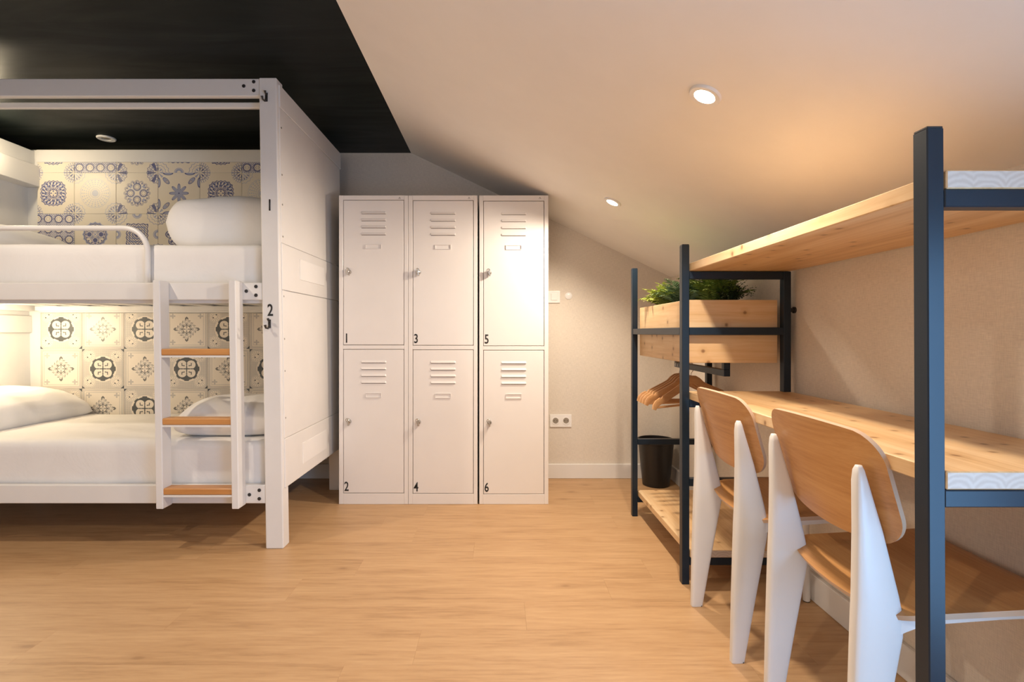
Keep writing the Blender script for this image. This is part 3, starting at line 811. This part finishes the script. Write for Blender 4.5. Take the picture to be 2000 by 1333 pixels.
# ------------------------------------------------------------------ lockers
SLK = 335.6; YLK = 1000 / SLK
def lx_(x): return (x - 975) / SLK
def lz_(y): return 1.0 + (650 - y) / SLK
def locker(xl, dx, dy, nums, label):
    """one column of two lockers; coordinates taken on the front plane, dx/dy shift the doors in pixels"""
    x0, x1 = xl, xl + 0.4025
    zt_ = 1.799; yb = YLK + 0.49
    t = empty('locker', ((x0 + x1) / 2, YLK + 0.245, 0), label, 'locker', 'lockers against the back wall')
    s = M['locker']
    D = {}
    for k, (a, c) in enumerate(((391.5, 673.8), (683.4, 963.4))):
        D[k] = (x0 + 9.0 / SLK + dx, x0 + 126.3 / SLK + dx, lz_(c + dy), lz_(a + dy))
    b = B()
    box(b, x0, x0 + 0.0015, YLK + 0.001, yb, 0, zt_); box(b, x1 - 0.0015, x1, YLK + 0.001, yb, 0, zt_)
    box(b, x0, x1, YLK + 0.001, yb, zt_ - 0.002, zt_); box(b, x0, x1, yb - 0.002, yb, 0, zt_); box(b, x0, x1, YLK + 0.02, yb, 0.06, 0.063)
    obj('casing', b, s, t)
    # face frame around the two door openings, 20 mm deep
    b = B(); g = 0.0028
    xa, xb = D[0][0] - g, D[0][1] + g
    box(b, x0, xa, YLK, YLK + 0.02, 0, zt_, bev=0.0018); box(b, xb, x1, YLK, YLK + 0.02, 0, zt_, bev=0.0018)
    box(b, xa, xb, YLK, YLK + 0.02, D[0][3] + g, zt_, bev=0.0012); box(b, xa, xb, YLK, YLK + 0.02, D[1][3] + g, D[0][2] - g, bev=0.0012); box(b, xa, xb, YLK, YLK + 0.02, 0, D[1][2] - g, bev=0.0012)
    obj('face_frame', b, s, t)
    # small peaked mark at the top right corner of the frame
    mx, mz = x0 + 118.5 / SLK, lz_(387)
    b = B()
    prism(b, [(mx - 0.0055, mz - 0.006), (mx - 0.0035, mz - 0.006), (mx + 0.0008, mz + 0.006), (mx - 0.0008, mz + 0.006)], 'y', YLK - 0.0008, YLK)
    prism(b, [(mx - 0.0008, mz + 0.006), (mx + 0.0008, mz + 0.006), (mx + 0.0062, mz - 0.006), (mx + 0.0042, mz - 0.006)], 'y', YLK - 0.0008, YLK)
    obj('maker_mark', b, M['black_metal'], t)
    for k in range(2):
        a0, a1, z0, z1 = D[k]
        d = obj('door', bx(a0, a1, YLK + 0.0005, YLK + 0.018, z0, z1, bev=0.0018), s, t)
        cx = (a0 + a1) / 2
        off = (z1 - lz_(391.5))
        # pressed louvres: hoods that open downwards
        for q in range(4):
            zl = lz_(416.8 + 13.75 * q) + off if k == 0 else lz_(708.0 + 13.3 * q) + (z1 - lz_(683.4))
            w_ = 0.0745
            yy = YLK + 0.0005
            b = B()
            sec = [(yy, zl + 0.012), (yy - 0.0045, zl + 0.003), (yy - 0.0065, zl - 0.0005), (yy - 0.0055, zl - 0.002), (yy, zl - 0.0022)]
            xs_ = [cx - w_, cx - w_ + 0.006, cx + w_ - 0.006, cx + w_]
            rings = []
            for xi, xx in enumerate(xs_):
                kk = 0.15 if xi in (0, 3) else 1.0
                rings.append([b.verts.new((xx, yy + (p[0] - yy) * kk, zl + (p[1] - zl) * (1.0 if kk == 1 else 0.8))) for p in sec])
            for a in range(3):
                for c in range(4): b.faces.new((rings[a][c], rings[a + 1][c], rings[a + 1][c + 1], rings[a][c + 1]))
            b.faces.new(rings[0]); b.faces.new(rings[3][::-1])
            for f in b.faces: f.material_index = 0
            obj('louvre', b, s, d)
            obj('louvre_slot', bx(cx - w_ + 0.004, cx + w_ - 0.004, yy - 0.0006, yy + 0.002, zl - 0.0054, zl - 0.0028), M['locker_dark'], d)
        zl = lz_(482) + off if k == 0 else lz_(772.5) + (z1 - lz_(683.4))
        b = B(); hw, hh, e = 0.046, 0.0135, 0.0022
        yy = YLK + 0.0005
        box(b, cx - hw, cx + hw, yy - 0.005, yy, zl + hh - e, zl + hh); box(b, cx - hw, cx + hw, yy - 0.005, yy, zl - hh, zl - hh + e)
        box(b, cx - hw, cx - hw + e, yy - 0.005, yy, zl - hh + e, zl + hh - e); box(b, cx + hw - e, cx + hw, yy - 0.005, yy, zl - hh + e, zl + hh - e)
        obj('label_holder', b, s, d)
        # chrome turn latch with padlock staple
        kx = a0 + 0.034; kz = (lz_(531.7) + off) if k == 0 else (lz_(823.8) + (z1 - lz_(683.4)))
        b = lathe(B(), [(0.0125, 0.0), (0.0125, -0.006), (0.0095, -0.010), (0.0095, -0.020), (0.007, -0.022)], (kx, yy, kz), 'y', 18)
        box(b, kx - 0.004, kx + 0.005, yy - 0.030, yy - 0.006, kz - 0.021, kz + 0.018, bev=0.002)
        tube(b, [(kx - 0.006 + 0.009 * math.cos(a), yy - 0.024, kz + 0.012 + 0.009 * math.sin(a)) for a in [R(20 + 28 * i) for i in range(9)]], 0.002, 6)
        obj('latch', b, M['chrome'], d, True)
        nx_ = a0 + 0.0175; nz = z0 + 0.0385
        obj('number', text_bm(nums[k], 0.054, nx_, nz, yy - 0.0013), M['black'], d)
    return t
locker(lx_(662.0), 0, 0.0, '12', 'white steel locker column standing against the end of the bunk bed')
locker(lx_(797.6), 0.0003, 0.8, '34', 'middle white steel locker column of the three, no gap to its left')
locker(lx_(936.0), -0.001, 1.8, '56', 'white steel locker column brightly lit beside the light switch, across a dark gap')

# ------------------------------------------------------------------ wall plates on the back wall
def wp(x, y): return px(x, y, YB)
c = wp(1095, 822)
t = empty('wall_socket', c, 'white double power socket low on the back wall', 'socket')
b = bx(c.x - 0.074, c.x + 0.074, YB - 0.009, YB, c.z - 0.043, c.z + 0.043, bev=0.003, seg=2); obj('plate', b, M['plastic'], t)
for s_ in (-1, 1):
    cx = c.x + s_ * 0.036
    o = obj('socket_insert', lathe(B(), [(0.027, -0.0095), (0.027, -0.0115), (0.0215, -0.012), (0.0195, -0.0095)], (cx, YB, c.z), 'y', 24, cap0=False, cap1=False), M['plastic'], t, True)
    obj('recess', lathe(B(), [(0.0205, -0.0092), (0.0200, -0.0100)], (cx, YB, c.z), 'y', 24), M['socket_dark'], o)
    b = B()
    for q in (-1, 1): lathe(b, [(0.0028, -0.0100), (0.0028, -0.0105)], (cx + q * 0.0095, YB, c.z), 'y', 10)
    obj('pin_hole', b, M['black'], o)
c = wp(1082, 580.5)
t = empty('light_switch', c, 'square white light switch beside the lockers on the back wall', 'switch')
obj('plate', bx(c.x - 0.041, c.x + 0.041, YB - 0.010, YB, c.z - 0.041, c.z + 0.041, bev=0.003, seg=2), M['plastic'], t)
obj('rocker', bx(c.x - 0.022, c.x + 0.022, YB - 0.014, YB - 0.009, c.z - 0.024, c.z + 0.024, bev=0.002), M['plastic'], t)
c = wp(1110.5, 578.5)
o = obj('blanking_disc', lathe(B(), [(0.025, 0), (0.025, -0.004), (0.019, -0.0075), (0.004, -0.008)], c, 'y', 28), M['plastic'], None, True)
tag(o, 'small round white blanking cap on the back wall beside the light switch', 'wall cap')

# ------------------------------------------------------------------ steel and pine rack with desk
S = M['steel']
rack = empty('desk_rack', (0.95, 1.82, 0), 'long black steel and pine rack combining desk, shelves and wardrobe along the right wall', 'desk')
XF = 0.7255; T = 0.029; XBK = 1.158
Y1, Y2, Y3 = 2.781, 2.030, 0.868
ZTOP = 1.348
def post(x, y, z1, lean=0.0):
    b = bx(x, x + T, y, y + 0.031, 0, z1, bev=0.0018)
    if lean:
        for v in b.verts: v.co.x += lean * (z1 - v.co.z)
    obj('post', b, S, rack)
for (y, lean) in ((Y1, 0.0), (Y2, 0.0), (Y3, 0.0042)):
    post(XF - (0.002 if y == Y1 else 0), y, ZTOP, lean)
    post(XBK - T, y, 1.2425 if y != Y1 else 1.02)
    obj('end_cap', bx(XF + 0.001 - (0.002 if y == Y1 else 0), XF + T - 0.001 - (0.002 if y == Y1 else 0), y + 0.001, y + 0.030, ZTOP - 0.001, ZTOP + 0.003, bev=0.001), M['black_metal'], rack)
def cross(y, z0, z1, x0=None):
    obj('crossbar', bx(XF + T if x0 is None else x0, XBK - T, y + 0.001, y + 0.030, z0, z1, bev=0.0018), S, rack)
for z0, z1 in ((0.076, 0.106), (0.390, 0.420), (0.991, 1.021)): cross(Y1, z0, z1, XF + T - 0.002)
for z0, z1 in ((0.076, 0.106), (0.389, 0.419), (0.7025, 0.7325), (0.990, 1.0205), (1.2125, 1.2425)): cross(Y2, z0, z1)
for z0, z1 in ((0.7025, 0.7320), (1.2135, 1.2440)): cross(Y3, z0, z1, XF + T + 0.002)
obj('front_bar', bx(XF, XF + T - 0.001, Y2 + 0.031, Y1, 0.990, 1.0205, bev=0.0018), S, rack)
obj('rear_bar', bx(XBK - T, XBK, Y2 + 0.031, Y1, 0.990, 1.0205, bev=0.0018), S, rack)
for y in (Y1, Y2):
    obj('wall_spacer', lathe(B(), [(0.008, 0.0), (0.008, 0.014), (0.013, 0.016), (0.013, XB - XBK)], (XBK, y + 0.015, 1.09), 'x', 14), M['black_metal'], rack, True)
def board(name, x0, x1, y0, y1, z0, z1, ends=True):
    b = bx(x0, x1, y0, y1, z0, z1, bev=0.002)
    for f in b.faces:
        f.material_index = 1 if abs(f.normal.y) > 0.9 else 0
    return obj(name, b, [M['pine_y'], M['pine_end']], rack)
XD = 0.7585; XW = 1.160
board('top_shelf', XD, XW, Y3, Y2 + 0.032, 1.2445, 1.2760)
board('desktop', XD, XW, Y3, Y2 + 0.032, 0.7330, 0.7640)
board('bottom_shelf', XD - 0.001, XBK, Y2, Y1 + 0.028, 0.1065, 0.1365)
# hanging rail: a steel hoop hung below the planter, running towards the back wall
b = B()
hx0, hx1 = 0.940, 0.966
box(b, hx0, hx1, 2.140, 2.748, 0.816, 0.844, bev=0.0015); box(b, hx0, hx1, 2.140, 2.166, 0.844, 0.8765, bev=0.0015); box(b, hx0, hx1, 2.722, 2.748, 0.844, 0.8765, bev=0.0015)
obj('hanging_rail', b, S, rack)
# ------------------------------------------------------------------ planter with plants
PX0, PX1, PY0, PY1, PZ0, PZ1 = 0.7555, 1.122, 2.064, 2.752, 0.8775, 1.1320
pl = empty('planter_box', (0.94, 2.41, PZ0), 'knotty pine planter box slung in the black steel rack', 'planter')
th = 0.022
obj('front_board', bx(PX0, PX0 + th, PY0 + th, PY1 - th, PZ0, PZ1, bev=0.0015), M['pine_y'], pl)
obj('back_board', bx(PX1 - th, PX1, PY0 + th, PY1 - th, PZ0, PZ1, bev=0.0015), M['pine_y'], pl)
obj('end_board', bx(PX0, PX1, PY0, PY0 + th, PZ0, PZ1, bev=0.0015), M['pine_x'], pl)
obj('end_board', bx(PX0, PX1, PY1 - th, PY1, PZ0, PZ1, bev=0.0015), M['pine_x'], pl)
obj('bottom_board', bx(PX0 + th, PX1 - th, PY0 + th, PY1 - th, PZ0, PZ0 + 0.018), M['pine_y'], pl)
so = obj('soil', bx(PX0 + th, PX1 - th, PY0 + th, PY1 - th, PZ0 + 0.018, PZ1 - 0.022), M['soil'], pl, kind='stuff')
ZS = PZ1 - 0.022
def frond_mesh(kind, ln, rn):
    b = B()
    npr = {'fern': 19, 'bushy': 18, 'small': 13}[kind]
    droop = rn.uniform(0.25, 0.75)
    prev = None; pts = []
    for i in range(npr + 1):
        s = i / npr
        ang = R(78) - droop * 2.2 * s * s
        if prev is None: p = Vector((0, 0, 0))
        else: p = prev + Vector((math.cos(ang), 0, math.sin(ang))) * ln / npr
        pts.append(p); prev = p
    tube(b, pts, [0.0014 * (1 - 0.7 * i / npr) for i in range(npr + 1)], 4)
    for i in range(2, npr + 1):
        s = i / npr
        d = (pts[i] - pts[i - 1]).normalized(); up = d.cross(Vector((0, 1, 0))).normalized()
        if kind == 'fern': l_, w_ = ln * 0.26 * math.sin(math.pi * min(1, 0.15 + 0.85 * s)) + 0.005, 0.0036
        elif kind == 'bushy': l_, w_ = ln * 0.19 * math.sin(math.pi * (0.2 + 0.75 * s)) + 0.005, 0.0042
        else: l_, w_ = 0.0095, 0.0048
        for sgn in (-1, 1):
            side = (Vector((0, sgn, 0)) * 0.86 + d * 0.5 + up * rn.uniform(-0.35, 0.25)).normalized()
            base = pts[i] - d * (ln / npr) * (0.5 if sgn > 0 else 0.15)
            if kind == 'small': base = base + side * rn.uniform(0.002, 0.012)
            n2 = side.cross(up).normalized()
            a = b.verts.new(base); t_ = b.verts.new(base + side * l_ - up * l_ * 0.15)
            m1 = b.verts.new(base + side * l_ * 0.45 + n2 * w_ + up * 0.001); m2 = b.verts.new(base + side * l_ * 0.45 - n2 * w_ + up * 0.001)
            b.faces.new((a, m1, t_)); b.faces.new((a, t_, m2))
    return b
def plant(name, loc, kind, mat, n, ln, spread, label, seed, bias=None):
    rn = random.Random(seed)
    t = empty(name, loc, label, 'plant', 'ferns in the planter box')
    obj('root_clump', lathe(B(), [(0.03, -0.004), (0.035, 0.006), (0.012, 0.02)], loc, 'z', 10), M['soil'], t)
    protos = []
    for k in range(7):
        b = frond_mesh(kind, ln * rn.uniform(0.75, 1.1), rn)
        me = bpy.data.meshes.new('frond'); bmesh.ops.recalc_face_normals(b, faces=b.faces); b.to_mesh(me); b.free(); me.materials.append(mat); protos.append(me)
    for k in range(n):
        o = link(bpy.data.objects.new('frond', protos[k % 7])); o.parent = t
        a = 2 * math.pi * k / n * 3.0 + rn.uniform(-0.4, 0.4)
        if bias and rn.random() < 0.5: a = bias + rn.uniform(-0.9, 0.9)
        rad = rn.uniform(0, spread)
        o.location = (math.cos(a) * rad, math.sin(a) * rad, 0.008)
        tilt = rn.uniform(-0.35, 0.5)
        o.rotation_euler = (0, tilt, a); s = rn.uniform(0.8, 1.1); o.scale = (s, s, s)
    return t
plant('potted_fern', (0.868, 2.57, ZS), 'fern', M['leaf_lime'], 96, 0.138, 0.05, 'lime green feathery fern at the far left end of the planter', 11, math.pi)
plant('potted_fern', (0.885, 2.45, ZS), 'fern', M['leaf_blue'], 46, 0.185, 0.04, 'blue-green fern just behind the middle rack post', 12)
plant('potted_fern', (0.99, 2.36, ZS), 'bushy', M['leaf_green'], 110, 0.180, 0.06, 'dense dark green fern in the middle of the planter below the shelf bar', 13)
plant('potted_plant', (1.030, 2.32, ZS), 'small', M['leaf_dark'], 84, 0.128, 0.03, 'dark small-leaved plant at the right end of the planter', 14)

# ------------------------------------------------------------------ hangers
def hanger(y, yaw, lab, roll=0.0):
    zc = 0.8465
    t = empty('clothes_hanger', (0.953, y, zc), lab, 'hanger', 'wooden hangers on the rail')
    # shoulder board, one side mirrored: centre line points (x, z) relative to the neck
    cl = [(0.0, -0.082), (0.018, -0.084), (0.034, -0.094), (0.055, -0.113), (0.085, -0.129), (0.125, -0.148), (0.158, -0.163), (0.164, -0.168), (0.172, -0.171), (0.178, -0.169), (0.198, -0.179), (0.212, -0.192), (0.220, -0.209)]
    hw = [0.021, 0.021, 0.020, 0.018, 0.0175, 0.017, 0.0165, 0.0135, 0.0125, 0.0155, 0.0155, 0.0135, 0.009]
    full = [(-a, z) for a, z in cl[:0:-1]] + cl; hwf = hw[:0:-1] + hw
    b = B(); tk = 0.0065
    rings = []
    for i, ((x, z), h) in enumerate(zip(full, hwf)):
        j0, j1 = max(0, i - 1), min(len(full) - 1, i + 1)
        d = Vector((full[j1][0] - full[j0][0], full[j1][1] - full[j0][1])).normalized(); n = Vector((-d.y, d.x))
        yb = -0.018 * (abs(x) / 0.222) ** 2
        sec = [(h, -tk * 0.6), (h, tk * 0.6), (h * 0.6, tk), (-h * 0.6, tk), (-h, tk * 0.6), (-h, -tk * 0.6), (-h * 0.6, -tk), (h * 0.6, -tk)]
        rings.append([b.verts.new((x + n.x * q[0], q[1] + yb, z + n.y * q[0])) for q in sec])
    for i in range(len(rings) - 1):
        for k in range(8): b.faces.new((rings[i][k], rings[i][(k + 1) % 8], rings[i + 1][(k + 1) % 8], rings[i + 1][k]))
    b.faces.new(rings[0]); b.faces.new(rings[-1][::-1])
    Mx = Matrix.Translation((0.953, y, zc)) @ Matrix.Rotation(yaw, 4, 'Z') @ Matrix.Rotation(roll, 4, 'Y')
    b.transform(Mx); obj('shoulder_board', b, M['hanger'], t, True)
    b = tube(B(), [(-0.205, -0.015, -0.200), (0.205, -0.015, -0.200)], 0.0055, 8); b.transform(Mx)
    obj('trouser_bar', b, M['hanger'], t, True)
    r = 0.020
    pts = [(r * math.cos(a), 0, r * math.sin(a) - 0.0175) for a in [R(200 - 24 * i) for i in range(10)]]
    pts += [(0.012, 0, -0.040), (0.002, 0, -0.050), (0, 0, -0.082)]
    b = tube(B(), pts, 0.0017, 6); b.transform(Mx)
    obj('hook', b, M['chrome'], t, True)
labs = ['wooden hanger at the back of the rail, nearest the corner', 'wooden hanger second from the back of the rail', 'wooden hanger in the middle of the row on the rail', 'wooden hanger second from the front of the rail', 'wooden hanger nearest the chairs, hanging lowest in view']
for y, yaw, roll, lab in zip((2.712, 2.680, 2.646, 2.610, 2.555), (R(0), R(1), R(3), R(4), R(11)), (0, R(-0.5), R(-0.5), R(-1), R(-4)), labs):
    hanger(y, yaw, lab, roll)

# ------------------------------------------------------------------ waste bin
c = (1.030, 3.365, 0)
t = empty('waste_bin', c, 'black round waste bin on the floor in the corner behind the rack', 'bin')
obj('bucket', lathe(B(), [(0.078, 0.0), (0.086, 0.004), (0.114, 0.292), (0.111, 0.292), (0.083, 0.008), (0.0, 0.008)][:5], c, 'z', 32, cap0=True, cap1=True), M['bin'], t, True)
obj('rim', lathe(B(), [(0.113, 0.282), (0.1185, 0.284), (0.1185, 0.301), (0.113, 0.303), (0.110, 0.300), (0.110, 0.284), (0.113, 0.282)], c, 'z', 32, cap0=False, cap1=False), M['bin'], t, True)

# ------------------------------------------------------------------ chairs
def lerp_tab(tab, z):
    for (z0, *a), (z1, *b_) in zip(tab, tab[1:]):
        if z <= z1:
            k = (z - z0) / (z1 - z0)
            return [p + (q - p) * k for p, q in zip(a, b_)]
    return tab[-1][1:]
CX = 0.702
def chair(yc, label):
    t = empty('desk_chair', (CX + 0.23, yc, 0), label, 'chair', 'chairs at the desk')
    Wc = M['chair_white']
    # rear legs: folded-sheet blades, widest at seat height
    tab = [(0.0, 0.000, 0.041, 0.0115), (0.20, 0.004, 0.076, 0.0140), (0.385, 0.010, 0.110, 0.0165), (0.42, 0.011, 0.112, 0.0165), (0.47, 0.0135, 0.102, 0.016), (0.60, 0.0155, 0.070, 0.014), (0.70, 0.0150, 0.040, 0.0125), (0.722, 0.0165, 0.034, 0.010), (0.732, 0.0195, 0.030, 0.005)]
    zs = [0.0, 0.002, 0.1, 0.2, 0.29, 0.34, 0.37, 0.385, 0.40, 0.42, 0.435, 0.47, 0.53, 0.60, 0.66, 0.70, 0.715, 0.722, 0.728, 0.732]
    for s in (-1, 1):
        b = B(); rings = []
        for z in zs:
            xr, xf, hb = lerp_tab(tab, z)
            ring = []
            for k in range(16):
                a = 2 * math.pi * k / 16 + math.pi / 16
                ca, sa = math.cos(a), math.sin(a)
                X = math.copysign(abs(ca) ** 0.40, ca); Yy = math.copysign(abs(sa) ** 0.42, sa)
                thin = 1.0 if X < 0.2 else 1.0 - 0.42 * (X - 0.2)
                ring.append(b.verts.new((CX + (xr + xf) / 2 + X * (xf - xr) / 2, yc + s * 0.160 + Yy * hb * thin, z)))
            rings.append(ring)
        for i in range(len(rings) - 1):
            for k in range(16): b.faces.new((rings[i][k], rings[i][(k + 1) % 16], rings[i + 1][(k + 1) % 16], rings[i + 1][k]))
        b.faces.new(rings[0][::-1]); b.faces.new(rings[-1])
        lg = obj('rear_leg', b, Wc, t, 'all')
        obj('glide', bx(CX + 0.004, CX + 0.037, yc + s * 0.16 - 0.009, yc + s * 0.16 + 0.009, -0.0005, 0.004), M['black'], lg)
        # front leg
        fx = CX + 0.425
        b = tube(B(), [(fx, yc + s * 0.175, 0.425), (fx + 0.008, yc + s * 0.182, 0.2), (fx + 0.016, yc + s * 0.190, 0.004)], [0.014, 0.0135, 0.0125], 12)
        lg = obj('front_leg', b, Wc, t, True)
        obj('glide', lathe(B(), [(0.0115, -0.0003), (0.0115, 0.0045)], (fx + 0.016, yc + s * 0.190, 0), 'z', 12), M['black'], lg)
        # side rail from rear leg to front leg
        b = B(); ys0, ys1 = yc + s * 0.160 - 0.011, yc + s * 0.160 + 0.011
        prism(b, [(CX + 0.095, 0.392), (CX + 0.112, 0.400), (CX + 0.15, 0.414), (CX + 0.30, 0.425), (CX + 0.44, 0.431), (CX + 0.44, 0.443), (CX + 0.30, 0.438), (CX + 0.15, 0.430), (CX + 0.095, 0.429)], 'y', ys0, ys1)
        obj('side_rail', b, Wc, t)
    obj('rear_beam', bx(CX + 0.16, CX + 0.19, yc - 0.16, yc + 0.16, 0.398, 0.425, bev=0.004), Wc, t)
    obj('front_beam', bx(CX + 0.412, CX + 0.436, yc - 0.165, yc + 0.165, 0.414, 0.432, bev=0.004), Wc, t)
    # moulded sheets built as rounded panels on a grid, given thickness
    def sheet(name, hx, hy, rad, f, th, mat, nx=26, ny=22, pwr=1.0):
        b = B()
        top = {}; 
        ny2, nx2 = ny, nx
        def rr(u, v):
            # square grid to rounded rectangle: pull corners in
            x = u * hx; y_ = v * hy
            ax, ay = abs(x), abs(y_)
            ix, iy = hx - rad, hy - rad
            if ax > ix and ay > iy:
                dx, dy = (ax - ix) / rad, (ay - iy) / rad
                m = max(dx, dy); l = math.hypot(dx, dy)
                if l > 0: dx, dy = dx * m / l, dy * m / l
                ax, ay = ix + dx * rad, iy + dy * rad
            return math.copysign(ax, x), math.copysign(ay, y_)
        g0, g1 = {}, {}
        def P(i, j):
            x, y_ = rr(-1 + 2 * i / nx, -1 + 2 * j / ny)
            return x, y_
        for i in range(nx + 1):
            for j in range(ny + 1):
                x, y_ = P(i, j)
                p = f(x, y_); e = 1e-3
                n = (f(x + e, y_) - f(x - e, y_)).cross(f(x, y_ + e) - f(x, y_ - e)).normalized()
                g0[i, j] = b.verts.new(p + n * th / 2); g1[i, j] = b.verts.new(p - n * th / 2)
        for i in range(nx):
            for j in range(ny):
                b.faces.new((g0[i, j], g0[i + 1, j], g0[i + 1, j + 1], g0[i, j + 1])); b.faces.new((g1[i, j], g1[i, j + 1], g1[i + 1, j + 1], g1[i + 1, j]))
        side = []
        loop = [(i, 0) for i in range(nx)] + [(nx, j) for j in range(ny)] + [(i, ny) for i in range(nx, 0, -1)] + [(0, j) for j in range(ny, 0, -1)]
        for a, c in zip(loop, loop[1:] + loop[:1]):
            fc = b.faces.new((g0[a], g1[a], g1[c], g0[c])); fc.material_index = 1
        return obj(name, b, [mat, M['ply_edge']], t, True)
    def seat_f(x, y_):
        # x from -0.19 (rear) to +0.19 (front)
        u = (x + 0.19) / 0.38
        bow = -0.030 * (1 - (y_ / 0.2) ** 2) * max(0, 1 - u * 2.2)
        z = 0.437 + 0.020 * u + 0.006 * (1 - u) ** 6 * 0 - 0.010 * (1 - (y_ / 0.2) ** 2) * (1 - 0.6 * u)
        z -= 0.012 * max(0, (0.12 - u) / 0.12) ** 2 + 0.018 * max(0, (u - 0.88) / 0.12) ** 2
        return Vector((CX + 0.285 + x + bow, yc + y_, z + 0.006))
    sheet('seat', 0.19, 0.200, 0.045, seat_f, 0.011, M['oak'])
    def back_f(x, y_):
        # x is height along the sheet (-0.11 .. 0.11), y across
        z = 0.688 + x * 0.97
        q = (0.80 - z) / 0.23
        xx = CX + 0.0265 + 0.064 * q
        xx += 0.024 * ((abs(y_) / 0.2) ** 2 - 0.64)
        z += -0.022 * (1 - (y_ / 0.2) ** 2) * max(0, -x / 0.115)
        z += 0.010 * (1 - (y_ / 0.2) ** 2) * max(0, x / 0.115)
        return Vector((xx, yc + y_, z))
    sheet('backrest', 0.112, 0.203, 0.060, back_f, 0.010, M['oak'])
    return t
chair(1.715, 'oak and white metal desk chair farther from the camera, beside the wardrobe rack')
chair(1.195, 'oak and white metal desk chair nearer the camera, beside the front rack post')
